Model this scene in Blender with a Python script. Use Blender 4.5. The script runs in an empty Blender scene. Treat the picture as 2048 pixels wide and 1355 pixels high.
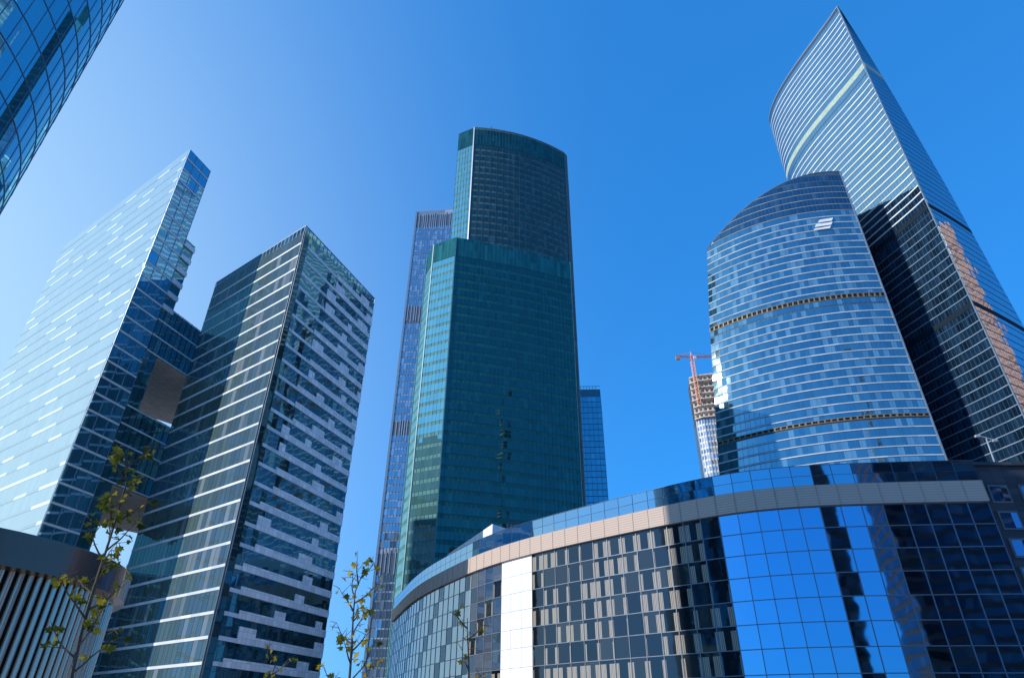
import bpy, math, random
from mathutils import Vector, Matrix
random.seed(7)
R = math.radians
scn = bpy.context.scene
col_ = scn.collection
# ------------------------------------------------------------------ camera
W, HH, F = 2048.0, 1355.0, 1281.0
PITCH = 32.0
CAMZ = 1.6
cam_rot = (Matrix.Rotation(R(90 + PITCH), 4, 'X') @ Matrix.Rotation(R(0.5), 4, 'Z'))
cd = bpy.data.cameras.new("camera"); cam = bpy.data.objects.new("camera", cd); col_.objects.link(cam)
cam.matrix_world = Matrix.Translation((0, 0, CAMZ)) @ cam_rot
cd.sensor_width = 36.0; cd.lens = 36.0 * F / W; cd.clip_start = 0.1; cd.clip_end = 20000
scn.camera = cam
M3 = cam_rot.to_3x3()
def ray(px, py): return M3 @ Vector(((px - W/2)/F, -(py - HH/2)/F, -1.0))
def at_z(px, py, h):                       # plan point of a roof corner of known height
    d = ray(px, py); t = (h - CAMZ)/d.z
    return (d.x*t, d.y*t)
def at_d(px, py, dist):                    # point at a known horizontal distance
    d = ray(px, py); t = dist/math.hypot(d.x, d.y)
    return Vector((d.x*t, d.y*t, d.z*t + CAMZ))
# ------------------------------------------------------------------ materials
def new_mat(name):
    m = bpy.data.materials.new(name); m.use_nodes = True
    nt = m.node_tree; nt.nodes.clear()
    out = nt.nodes.new('ShaderNodeOutputMaterial')
    return m, nt, nt.nodes, nt.links, out
def plain(name, c, rough=0.6, metal=0.0, var=0.15, scale=0.6, spec=0.5):
    m, nt, N, L, out = new_mat(name)
    b = N.new('ShaderNodeBsdfPrincipled'); b.inputs['Roughness'].default_value = rough
    b.inputs['Metallic'].default_value = metal; b.inputs['Specular IOR Level'].default_value = spec
    tc = N.new('ShaderNodeTexCoord'); nz = N.new('ShaderNodeTexNoise'); nz.inputs['Scale'].default_value = scale
    nz.inputs['Detail'].default_value = 5
    L.new(tc.outputs['Object'], nz.inputs['Vector'])
    mr = N.new('ShaderNodeMapRange'); mr.inputs[1].default_value = .3; mr.inputs[2].default_value = .7
    mr.inputs[3].default_value = 1-var; mr.inputs[4].default_value = 1+var
    L.new(nz.outputs['Fac'], mr.inputs[0])
    mx = N.new('ShaderNodeVectorMath'); mx.operation = 'SCALE'; mx.inputs[0].default_value = c
    L.new(mr.outputs[0], mx.inputs['Scale']); L.new(mx.outputs[0], b.inputs['Base Color'])
    L.new(b.outputs[0], out.inputs[0])
    return m
def cells(N, L, pw, fh, v0=0.0):
    uv = N.new('ShaderNodeUVMap'); uv.uv_map = 'UVMap'
    s = N.new('ShaderNodeVectorMath'); s.operation = 'MULTIPLY_ADD'
    s.inputs[1].default_value = (1/pw, 1/fh, 0); s.inputs[2].default_value = (0, -v0/fh, 0)
    L.new(uv.outputs[0], s.inputs[0])
    f = N.new('ShaderNodeVectorMath'); f.operation = 'FLOOR'; L.new(s.outputs[0], f.inputs[0])
    w = N.new('ShaderNodeTexWhiteNoise'); w.noise_dimensions = '2D'; L.new(f.outputs[0], w.inputs['Vector'])
    return uv, s, w
def glass(name, base, alt, alt_p, tint, refl, pw, fh, tilt=0.02, wav=0.02, wscale=0.12, rough=0.03, v0=0.0, curtain=False, var=(.45, 1.5)):
    m, nt, N, L, out = new_mat(name)
    uv, s, w = cells(N, L, pw, fh, v0)
    gt = N.new('ShaderNodeMath'); gt.operation = 'GREATER_THAN'; gt.inputs[1].default_value = 1-alt_p
    L.new(w.outputs['Value'], gt.inputs[0])
    mix = N.new('ShaderNodeMix'); mix.data_type = 'RGBA'
    mix.inputs[6].default_value = (*base, 1); mix.inputs[7].default_value = (*alt, 1)
    L.new(gt.outputs[0], mix.inputs[0])
    sep = N.new('ShaderNodeSeparateColor'); L.new(w.outputs['Color'], sep.inputs[0])
    mr = N.new('ShaderNodeMapRange'); mr.inputs[3].default_value = var[0]; mr.inputs[4].default_value = var[1]
    L.new(sep.outputs[1], mr.inputs[0])
    sc = N.new('ShaderNodeVectorMath'); sc.operation = 'SCALE'
    L.new(mix.outputs[2], sc.inputs[0]); L.new(mr.outputs[0], sc.inputs['Scale'])
    colour = sc.outputs[0]
    if curtain:                                   # net curtains drawn to both sides of each window
        fr = N.new('ShaderNodeVectorMath'); fr.operation = 'FRACTION'; L.new(s.outputs[0], fr.inputs[0])
        sx = N.new('ShaderNodeSeparateXYZ'); L.new(fr.outputs[0], sx.inputs[0])
        a = N.new('ShaderNodeMath'); a.operation = 'SUBTRACT'; a.inputs[1].default_value = .5; L.new(sx.outputs[0], a.inputs[0])
        ab = N.new('ShaderNodeMath'); ab.operation = 'ABSOLUTE'; L.new(a.outputs[0], ab.inputs[0])
        th = N.new('ShaderNodeMath'); th.operation = 'MULTIPLY_ADD'; th.inputs[1].default_value = .45; th.inputs[2].default_value = .10; L.new(sep.outputs[2], th.inputs[0])
        g2 = N.new('ShaderNodeMath'); g2.operation = 'GREATER_THAN'; L.new(ab.outputs[0], g2.inputs[0]); L.new(th.outputs[0], g2.inputs[1])
        top = N.new('ShaderNodeMath'); top.operation = 'LESS_THAN'; top.inputs[1].default_value = .82; L.new(sx.outputs[1], top.inputs[0])
        gg = N.new('ShaderNodeMath'); gg.operation = 'MULTIPLY'; L.new(g2.outputs[0], gg.inputs[0]); L.new(top.outputs[0], gg.inputs[1])
        wv = N.new('ShaderNodeTexWave'); wv.inputs['Scale'].default_value = 1.3; wv.inputs['Distortion'].default_value = 3
        wv.inputs['Detail'].default_value = 2; wv.inputs['Detail Scale'].default_value = .3
        L.new(uv.outputs[0], wv.inputs['Vector'])
        cr = N.new('ShaderNodeMix'); cr.data_type = 'RGBA'; cr.inputs[6].default_value = (.14, .12, .09, 1); cr.inputs[7].default_value = (.46, .40, .31, 1)
        L.new(wv.outputs['Fac'], cr.inputs[0])
        m2 = N.new('ShaderNodeMix'); m2.data_type = 'RGBA'
        L.new(gg.outputs[0], m2.inputs[0]); L.new(colour, m2.inputs[6]); L.new(cr.outputs[2], m2.inputs[7])
        colour = m2.outputs[2]
    g = N.new('ShaderNodeNewGeometry')
    def off(src, k):
        q = N.new('ShaderNodeVectorMath'); q.operation = 'SUBTRACT'; q.inputs[1].default_value = (.5, .5, .5); L.new(src, q.inputs[0])
        z = N.new('ShaderNodeVectorMath'); z.operation = 'SCALE'; z.inputs['Scale'].default_value = k; L.new(q.outputs[0], z.inputs[0])
        return z.outputs[0]
    tcn = N.new('ShaderNodeTexNoise'); tcn.inputs['Scale'].default_value = wscale; tcn.inputs['Detail'].default_value = 2
    tco = N.new('ShaderNodeTexCoord'); L.new(tco.outputs['Object'], tcn.inputs['Vector'])
    a1 = N.new('ShaderNodeVectorMath'); a1.operation = 'ADD'; L.new(g.outputs['Normal'], a1.inputs[0]); L.new(off(w.outputs['Color'], tilt), a1.inputs[1])
    a2 = N.new('ShaderNodeVectorMath'); a2.operation = 'ADD'; L.new(a1.outputs[0], a2.inputs[0]); L.new(off(tcn.outputs['Color'], wav), a2.inputs[1])
    nn = N.new('ShaderNodeVectorMath'); nn.operation = 'NORMALIZE'; L.new(a2.outputs[0], nn.inputs[0])
    d = N.new('ShaderNodeBsdfDiffuse'); L.new(colour, d.inputs[0])
    gl = N.new('ShaderNodeBsdfGlossy'); gl.inputs['Color'].default_value = (*tint, 1); gl.inputs['Roughness'].default_value = rough
    L.new(nn.outputs[0], gl.inputs['Normal'])
    fz = N.new('ShaderNodeFresnel'); fz.inputs[0].default_value = 1.5
    mrf = N.new('ShaderNodeMapRange'); mrf.inputs[3].default_value = refl; mrf.inputs[4].default_value = 1.0
    L.new(fz.outputs[0], mrf.inputs[0])
    ms = N.new('ShaderNodeMixShader'); L.new(mrf.outputs[0], ms.inputs[0]); L.new(d.outputs[0], ms.inputs[1]); L.new(gl.outputs[0], ms.inputs[2])
    L.new(ms.outputs[0], out.inputs[0])
    return m
def panelled(name, c1, c2, p2, pw, fh, rough=.5, joint=0.0, metal=0.0, spec=.3):
    """rows of cladding panels, a share p2 of them in the second colour; joint = dark joint width (fraction)"""
    m, nt, N, L, out = new_mat(name)
    uv, s, w = cells(N, L, pw, fh)
    gt = N.new('ShaderNodeMath'); gt.operation = 'GREATER_THAN'; gt.inputs[1].default_value = 1-p2
    L.new(w.outputs['Value'], gt.inputs[0])
    mix = N.new('ShaderNodeMix'); mix.data_type = 'RGBA'; mix.inputs[6].default_value = (*c1, 1); mix.inputs[7].default_value = (*c2, 1)
    L.new(gt.outputs[0], mix.inputs[0])
    sep = N.new('ShaderNodeSeparateColor'); L.new(w.outputs['Color'], sep.inputs[0])
    mr = N.new('ShaderNodeMapRange'); mr.inputs[3].default_value = .88; mr.inputs[4].default_value = 1.1; L.new(sep.outputs[1], mr.inputs[0])
    sc = N.new('ShaderNodeVectorMath'); sc.operation = 'SCALE'; L.new(mix.outputs[2], sc.inputs[0])
    k = mr.outputs[0]
    if joint > 0:
        fr = N.new('ShaderNodeVectorMath'); fr.operation = 'FRACTION'; L.new(s.outputs[0], fr.inputs[0])
        sx = N.new('ShaderNodeSeparateXYZ'); L.new(fr.outputs[0], sx.inputs[0])
        mn = N.new('ShaderNodeMath'); mn.operation = 'MINIMUM'; L.new(sx.outputs[0], mn.inputs[0]); L.new(sx.outputs[1], mn.inputs[1])
        g = N.new('ShaderNodeMath'); g.operation = 'GREATER_THAN'; g.inputs[1].default_value = joint; L.new(mn.outputs[0], g.inputs[0])
        m3 = N.new('ShaderNodeMapRange'); m3.inputs[3].default_value = .45; m3.inputs[4].default_value = 1; L.new(g.outputs[0], m3.inputs[0])
        mu = N.new('ShaderNodeMath'); mu.operation = 'MULTIPLY'; L.new(k, mu.inputs[0]); L.new(m3.outputs[0], mu.inputs[1]); k = mu.outputs[0]
    L.new(k, sc.inputs['Scale'])
    b = N.new('ShaderNodeBsdfPrincipled'); b.inputs['Roughness'].default_value = rough; b.inputs['Metallic'].default_value = metal
    b.inputs['Specular IOR Level'].default_value = spec
    L.new(sc.outputs[0], b.inputs['Base Color']); L.new(b.outputs[0], out.inputs[0])
    return m
# ------------------------------------------------------------------ mesh helpers
def wloc(o):
    v = Vector((0, 0, 0))
    while o is not None: v += o.location; o = o.parent
    return v
class MB:
    def __init__(s): s.v = []; s.f = []; s.uv = []; s.mi = []
    def poly(s, pts, uvs=None, mi=0):
        b = len(s.v); s.v += [tuple(p) for p in pts]; s.f.append(tuple(range(b, b+len(pts))))
        s.uv += uvs if uvs else [(p[0]+p[1]*.7, p[2]) for p in pts]; s.mi.append(mi)
    def box(s, c, sz, rz=0.0, mi=0):
        ca, sa = math.cos(rz), math.sin(rz)
        def P(x, y, z): return (c[0]+x*ca-y*sa, c[1]+x*sa+y*ca, c[2]+z)
        x, y, z = sz[0]/2, sz[1]/2, sz[2]/2
        for q in (((-x,-y,-z),(x,-y,-z),(x,-y,z),(-x,-y,z)), ((x,-y,-z),(x,y,-z),(x,y,z),(x,-y,z)), ((x,y,-z),(-x,y,-z),(-x,y,z),(x,y,z)),
                  ((-x,y,-z),(-x,-y,-z),(-x,-y,z),(-x,y,z)), ((-x,-y,z),(x,-y,z),(x,y,z),(-x,y,z)), ((-x,y,-z),(x,y,-z),(x,-y,-z),(-x,-y,-z))):
            s.poly([P(*p) for p in q], None, mi)
    def tube(s, p, q, r0, r1=None, n=6):
        p, q = Vector(p), Vector(q); r1 = r0 if r1 is None else r1
        d = (q-p)
        if d.length < 1e-6: return
        d.normalize(); a = d.cross(Vector((0, 0, 1)))
        if a.length < .05: a = d.cross(Vector((1, 0, 0)))
        a.normalize(); b = d.cross(a)
        for i in range(n):
            t0, t1 = 2*math.pi*i/n, 2*math.pi*(i+1)/n
            e0, e1 = a*math.cos(t0)+b*math.sin(t0), a*math.cos(t1)+b*math.sin(t1)
            s.poly([p+e1*r0, p+e0*r0, q+e0*r1, q+e1*r1])
    def build(s, name, mats, parent=None, smooth=False):
        me = bpy.data.meshes.new(name); off = wloc(parent) if parent else Vector((0, 0, 0))
        me.from_pydata([(a-off.x, b-off.y, c-off.z) for a, b, c in s.v], [], s.f)
        ul = me.uv_layers.new(name='UVMap')
        flat = [x for t in s.uv for x in t]; ul.data.foreach_set('uv', flat)
        mats = mats if isinstance(mats, (list, tuple)) else [mats]
        for m in mats: me.materials.append(m)
        me.polygons.foreach_set('material_index', s.mi)
        if smooth: me.polygons.foreach_set('use_smooth', [True]*len(s.f))
        me.update()
        o = bpy.data.objects.new(name, me); col_.objects.link(o)
        if parent: o.parent = parent
        return o
def thing(name, label, cat, loc, group=None):
    o = bpy.data.objects.new(name, None); col_.objects.link(o); o.location = loc; o.empty_display_size = 1
    o['label'] = label; o['category'] = cat
    if group: o['group'] = group
    return o
# columns of a facade: (u metres, fn(z)->(x,y), top z), ordered left to right as seen from outside
def vcols(pts, H, u0=0.0):
    out = []; u = u0
    for i, p in enumerate(pts):
        if i: u += math.dist(p, pts[i-1])
        out.append((u, (lambda z, p=p: p), H))
    return out
def slice_cols(c, ua, ub):
    def at(u):
        for i in range(len(c)-1):
            if c[i][0]-1e-6 <= u <= c[i+1][0]+1e-6:
                k = (u-c[i][0])/max(1e-9, c[i+1][0]-c[i][0]); f0, f1 = c[i][1], c[i+1][1]
                def fn(z, f0=f0, f1=f1, k=k):
                    a, b = f0(z), f1(z); return (a[0]+(b[0]-a[0])*k, a[1]+(b[1]-a[1])*k)
                return (u, fn, c[i][2]+(c[i+1][2]-c[i][2])*k)
        return c[-1]
    ua, ub = max(ua, c[0][0]), min(ub, c[-1][0])
    return [at(ua)] + [q for q in c if ua+1e-4 < q[0] < ub-1e-4] + [at(ub)]
def offs(c, z, o):
    P = [q[1](z) for q in c]; n = []
    for i in range(len(P)-1):
        dx, dy = P[i+1][0]-P[i][0], P[i+1][1]-P[i][1]; l = math.hypot(dx, dy) or 1e-9
        n.append((dy/l, -dx/l))
    R_ = []
    for i, p in enumerate(P):
        a = n[max(0, i-1)]; b = n[min(len(n)-1, i)]
        k = 1 + a[0]*b[0] + a[1]*b[1]
        m = ((a[0]+b[0])/max(k, .4), (a[1]+b[1])/max(k, .4))
        R_.append((p[0]+m[0]*o, p[1]+m[1]*o))
    return R_
def band(mb, c, z0, z1, o0, o1, zs=None, mi=0, ret=True):
    lv = zs if zs else [z0, z1]
    rows0 = [offs(c, z, o0) for z in lv]; rows1 = [offs(c, z, o1) for z in lv]
    n = len(c)
    def pt(row, i, z): return (row[i][0], row[i][1], min(z, c[i][2]))
    for j in range(len(lv)-1):
        za, zb = lv[j], lv[j+1]
        for i in range(n-1):
            if za >= c[i][2]-1e-4 and za >= c[i+1][2]-1e-4: continue
            ua, ub = c[i][0], c[i+1][0]
            A, B, C_, D = pt(rows1[j], i, za), pt(rows1[j], i+1, za), pt(rows1[j+1], i+1, zb), pt(rows1[j+1], i, zb)
            mb.poly([A, B, C_, D], [(ua, A[2]), (ub, B[2]), (ub, C_[2]), (ua, D[2])], mi)
            if ret and j == 0:
                E, G = pt(rows0[0], i, za), pt(rows0[0], i+1, za); mb.poly([E, G, B, A], [(ua, za)]*4, mi)
            if ret and j == len(lv)-2:
                E, G = pt(rows0[-1], i, zb), pt(rows0[-1], i+1, zb); mb.poly([D, C_, G, E], [(ua, zb)]*4, mi)
        if ret:
            if za < c[0][2]: mb.poly([pt(rows0[j], 0, za), pt(rows1[j], 0, za), pt(rows1[j+1], 0, zb), pt(rows0[j+1], 0, zb)], [(c[0][0], za)]*4, mi)
            if za < c[-1][2]: mb.poly([pt(rows1[j], n-1, za), pt(rows0[j], n-1, za), pt(rows0[j+1], n-1, zb), pt(rows1[j+1], n-1, zb)], [(c[-1][0], za)]*4, mi)
def mullions(mb, c, pw, w, o0, o1, z0, z1, nz=1, ua=None, ub=None, mi=0):
    ua = c[0][0] if ua is None else ua; ub = c[-1][0] if ub is None else ub
    n = max(1, round((ub-ua)/pw)); st = (ub-ua)/n
    for i in range(n+1):
        u = ua+i*st
        a, b = max(ua, u-w/2), min(ub, u+w/2)
        q = slice_cols(c, a, b); zt = min(z1, max(x[2] for x in q))
        band(mb, q, z0, zt, o0, o1, [z0+(zt-z0)*k/nz for k in range(nz+1)], mi)
def linsp(a, b, n): return [a+(b-a)*i/n for i in range(n+1)]
def body(parent, c_front, back, z0, zs, wall, roof, name='facade', rear=None):
    """closed shell: seen facade columns, plain rear walls and a roof"""
    mb = MB(); band(mb, c_front, z0, 0, 0, 0, zs, ret=False)
    H = c_front[-1][2]; H0 = c_front[0][2]
    bc = [(0, c_front[-1][1], H)] + [(10.0*(i+1), (lambda z, p=p: p), H if i < len(back)/2 else H0) for i, p in enumerate(back)] + [(10.0*(len(back)+1), c_front[0][1], H0)]
    band(mb, bc, z0, 0, 0, 0, zs, mi=1 if rear else 0, ret=False)
    o = mb.build(name, [wall, rear] if rear else wall, parent)
    r = MB(); top = [(*q[1](q[2]), q[2]) for q in c_front] + [(*q[1](q[2]), q[2]) for q in bc[1:-1]]
    r.poly(top); r.build('roof', roof, parent)
    return o
def centre(pts): return (sum(p[0] for p in pts)/len(pts), sum(p[1] for p in pts)/len(pts), 0)

# ------------------------------------------------------------------ world, sun
SUN_AZ, SUN_EL = -110.0, 32.0
w = bpy.data.worlds.new("World"); scn.world = w; w.use_nodes = True
nt = w.node_tree; N, L = nt.nodes, nt.links; N.clear()
def vm(op, a=None, b=None, s=None):
    n = N.new('ShaderNodeVectorMath'); n.operation = op
    if a is not None: L.new(a, n.inputs[0])
    if isinstance(b, tuple): n.inputs[1].default_value = b
    elif b is not None: L.new(b, n.inputs[1])
    if s is not None: n.inputs['Scale'].default_value = s
    return n
sky = N.new('ShaderNodeTexSky'); sky.sky_type = 'NISHITA'; sky.sun_disc = False
sky.sun_elevation = R(SUN_EL); sky.sun_rotation = R(SUN_AZ); sky.air_density = 1.0; sky.dust_density = 0.7; sky.ozone_density = 2.5; sky.altitude = 100
a_ = vm('SCALE', sky.outputs[0], None, 0.12)
gm = N.new('ShaderNodeGamma'); gm.inputs[1].default_value = .45; L.new(a_.outputs[0], gm.inputs[0])
b_ = vm('MULTIPLY', gm.outputs[0], (.090, .60, 1.36))
# haze brightening towards the low sun side
tc = N.new('ShaderNodeTexCoord'); hd = Vector((-.85, .35, .10)).normalized()
dn = vm('NORMALIZE', tc.outputs['Generated'])
dt = vm('DOT_PRODUCT', dn.outputs[0], tuple(hd))
mx_ = N.new('ShaderNodeMath'); mx_.operation = 'MAXIMUM'; mx_.inputs[1].default_value = 0; L.new(dt.outputs['Value'], mx_.inputs[0])
pw_ = N.new('ShaderNodeMath'); pw_.operation = 'POWER'; pw_.inputs[1].default_value = 3.2; L.new(mx_.outputs[0], pw_.inputs[0])
pm_ = N.new('ShaderNodeMath'); pm_.operation = 'MULTIPLY'; pm_.inputs[1].default_value = .98; L.new(pw_.outputs[0], pm_.inputs[0])
mix = N.new('ShaderNodeMix'); mix.data_type = 'RGBA'; L.new(pm_.outputs[0], mix.inputs[0]); L.new(b_.outputs[0], mix.inputs[6]); mix.inputs[7].default_value = (.68, .95, 1.08, 1)
fin = vm('SCALE', mix.outputs[2], None, 1/0.12)
bg = N.new('ShaderNodeBackground'); ow = N.new('ShaderNodeOutputWorld')
bg.inputs['Strength'].default_value = 0.12
L.new(fin.outputs[0], bg.inputs[0]); L.new(bg.outputs[0], ow.inputs[0])
sl = bpy.data.lights.new("sun", 'SUN'); sl.energy = 4.8; sl.angle = R(.5); sl.color = (1, .94, .86)
so = bpy.data.objects.new("sun", sl); col_.objects.link(so)
sv = Vector((math.cos(R(SUN_EL))*math.sin(R(SUN_AZ)), math.cos(R(SUN_EL))*math.cos(R(SUN_AZ)), math.sin(R(SUN_EL))))
so.rotation_euler = sv.to_track_quat('Z', 'Y').to_euler()
scn.view_settings.view_transform = 'Standard'; scn.view_settings.look = 'None'; scn.view_settings.exposure = 0

# ------------------------------------------------------------------ ground
M_ground = plain('pale bounce ground', (.30, .27, .24), .9, 0, .3, .05)  # unseen ground, made pale and warm to bounce light onto facades and soffits
M_pave = panelled('paving', (.34, .32, .30), (.28, .265, .25), .4, 1.2, 1.2, .8, .02)
g = MB(); g.poly([(-6000, -6000, 0), (6000, -6000, 0), (6000, 6000, 0), (-6000, 6000, 0)]); o = g.build('ground', M_ground); o['kind'] = 'structure'
g = MB(); pl = [(-22, -20, .12), (30, -20, .12), (55, 70, .12), (20, 86, .12), (-12, 110, .12), (-40, 70, .12)]
g.poly(pl, [(p[0], p[1]) for p in pl])
for i in range(6):
    a, b = pl[i], pl[(i+1) % 6]; g.poly([(a[0], a[1], 0.004), (b[0], b[1], 0.004), b, a])
o = g.build('pavement', M_pave); o['kind'] = 'structure'

# ------------------------------------------------------------------ shared materials
M_roof = plain('roofing', (.12, .12, .12), .9)
M_white = plain('white cladding', (.72, .73, .76), .35, 0, .08)
M_lmetal = plain('light grey metal', (.45, .47, .5), .4, .3, .08)
M_dmetal = plain('dark metal', (.03, .035, .04), .5, .3, .2, spec=.2)
M_soffit = panelled('soffit panels', (.47, .45, .44), (.44, .42, .41), .5, 1.5, 1.5, .7, .05)

# ================================================================== round tower, top left
def round_tower():
    c0 = (-72, 33); Rr = 25.0; H = 112
    t = thing('round_tower', 'round dark blue glass tower cut off by the upper left corner', 'tower', (c0[0], c0[1], 0))
    full = [(c0[0]+Rr*math.cos(R(a)), c0[1]+Rr*math.sin(R(a))) for a in range(-112, 69, 4)]
    back = [(c0[0]+Rr*math.cos(R(a)), c0[1]+Rr*math.sin(R(a))) for a in range(72, 246, 6)]
    c = vcols(full, H)
    wall = plain('round tower frame', (.10, .20, .30), .35, .4, .1)
    body(t, c, back, 0, [0, H], wall, M_roof)
    gmat = glass('round tower glass', (.006, .05, .09), (.012, .10, .14), .3, (.40, .88, 1.0), .50, 1.8, 4.0, .03, .03)
    for k in range(28):
        b = MB(); band(b, c, k*4+.07, k*4+3.98, 0, .08); b.build('window_band', gmat, t)
    m = MB(); mullions(m, c, 1.8, .06, .05, .12, 0, H); m.build('mullions', wall, t)
    m = MB()
    for k in range(29): band(m, c, k*4-.03, k*4+.06, 0, .14)
    m.build('floor_bands', wall, t)
round_tower()

# ================================================================== left slab tower + bridges + right tower (twin office block)
H1, H2 = 132.0, 102.0
P0, P1, P2 = at_z(130, 490, H1), at_z(380, 298, H1), at_z(421, 342, H1)
Q0, Q1, Q2 = at_z(430, 575, H2), at_z(610, 462, H2), at_z(748, 607, H2)
FH = 102.0/27
M_band2 = panelled('white spandrel panels', (.62, .67, .70), (.72, .75, .77), .5, 3.0, FH, .5, spec=.2)
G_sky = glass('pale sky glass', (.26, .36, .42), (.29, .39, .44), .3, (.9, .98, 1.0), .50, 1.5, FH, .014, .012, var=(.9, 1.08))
G_dash = glass('glinting spandrel glass', (.26, .36, .42), (1.0, 1.0, 1.0), .38, (.9, .98, 1.0), .36, 5.5, FH, .014, .012, var=(.9, 1.08))  # random white segments: pale panels and sun glints put into the colour
G_blue = glass('blue end glass', (.01, .06, .1), (.03, .12, .17), .3, (.5, .85, 1.0), .46, 3.2, FH, .03, .02)
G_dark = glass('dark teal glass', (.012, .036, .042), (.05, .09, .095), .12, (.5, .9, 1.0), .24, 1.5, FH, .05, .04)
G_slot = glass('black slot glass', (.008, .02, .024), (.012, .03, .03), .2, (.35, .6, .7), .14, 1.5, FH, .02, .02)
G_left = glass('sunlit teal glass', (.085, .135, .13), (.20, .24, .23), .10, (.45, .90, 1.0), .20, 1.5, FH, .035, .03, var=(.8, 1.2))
def slab_tower():
    t = thing('slab_tower', 'pale slab tower with slanting rows of white dashes, leftmost full tower', 'tower', centre([P0, P1, P2]))
    cL = vcols([P0, P1], H1); cR = vcols([P1, P2], H1)
    e = (P2[0]-P1[0], P2[1]-P1[1])
    body(t, vcols([P0, P1, P2], H1), [(P0[0]+e[0], P0[1]+e[1])], 0, [0, H1], plain('slab wall', (.2, .26, .3), .4), M_roof)
    n = 35
    for k in range(n):
        z = k*FH; zt = min(H1, z+FH-.02)
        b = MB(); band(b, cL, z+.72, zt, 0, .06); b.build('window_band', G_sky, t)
        b = MB(); band(b, cR, z+.65, zt, 0, .06); b.build('end_window', G_blue, t)
    s = MB(); s2 = MB()
    for k in range(n):
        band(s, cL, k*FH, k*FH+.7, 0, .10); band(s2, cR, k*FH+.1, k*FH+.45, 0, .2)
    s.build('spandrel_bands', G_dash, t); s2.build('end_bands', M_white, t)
    m = MB(); mullions(m, cR, 2.7, .12, .05, .16, 0, H1); m.build('mullions', plain('slab mullion', (.25, .32, .38), .4, .3), t)
    # lower rear wing peeping out behind the end face
    l = math.hypot(*e); d = (e[0]/l, e[1]/l); bk = ((P0[0]-P1[0])/67, (P0[1]-P1[1])/67)
    A = (P2[0]+d[0]*.02, P2[1]+d[1]*.02); B = (P2[0]+d[0]*3.4, P2[1]+d[1]*3.4)
    H3 = 108
    c = vcols([A, B], H3)
    r = MB(); band(r, vcols([A, B, (B[0]+bk[0]*30, B[1]+bk[1]*30), (A[0]+bk[0]*30, A[1]+bk[1]*30)], H3), 0, H3, 0, 0, ret=False)
    r.poly([(*A, H3), (*B, H3), (B[0]+bk[0]*30, B[1]+bk[1]*30, H3), (A[0]+bk[0]*30, A[1]+bk[1]*30, H3)])
    rw = r.build('rear_wing', G_dark, t)
    for k in range(23, 29):
        s = MB(); band(s, c, k*FH, k*FH+1.2, 0, .4); s.build('balcony', M_white, rw)
slab_tower()

def bridges():
    spec = [(75.2, 88.3, 'upper dark glass bridge block joining the two left towers'),
            (45.2, 62.0, 'middle dark glass bridge block joining the two left towers, above the lower grey soffit'),
            (0, 30, 'lowest dark glass block between the two left towers, behind the metal drum')]
    for z0, z1, lab in spec:
        A = (P2[0]+.1, P2[1]+.1); B = (Q0[0], Q0[1]-.1); C1 = (B[0]-7, B[1]+38); D1 = (A[0]-28, A[1]+21.5)
        t = thing('bridge_block', lab, 'bridge', (*A, z0) if z0 else (*A, 0))
        c = vcols([A, B], z1)
        b = MB(); band(b, vcols([A, B, C1, D1, A], z1), z0, z1, 0, 0, ret=False); b.build('wall', M_dmetal, t)
        b = MB(); b.poly([(*A, z1), (*B, z1), (*C1, z1), (*D1, z1)]); b.build('roof', M_soffit, t)
        if z0:
            b = MB(); pp = [(*A, z0), (*D1, z0), (*C1, z0), (*B, z0)]; b.poly(pp, [(p[0], p[1]) for p in pp]); b.build('soffit', M_soffit, t)
        n = int((z1-z0)/FH)
        s = MB()
        for k in range(n+1):
            z = z0+.15+k*(z1-z0-.6)/n
            band(s, c, z, z+.3, 0, .18)
            if k < n:
                b = MB(); band(b, c, z+.35, z+(z1-z0-.6)/n-.03, 0, .06); b.build('window_band', G_dark, t)
        s.build('floor_bands', M_band2, t)
        m = MB(); mullions(m, c, 1.6, .1, .05, .13, z0, z1); m.build('mullions', M_dmetal, t)
bridges()

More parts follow.
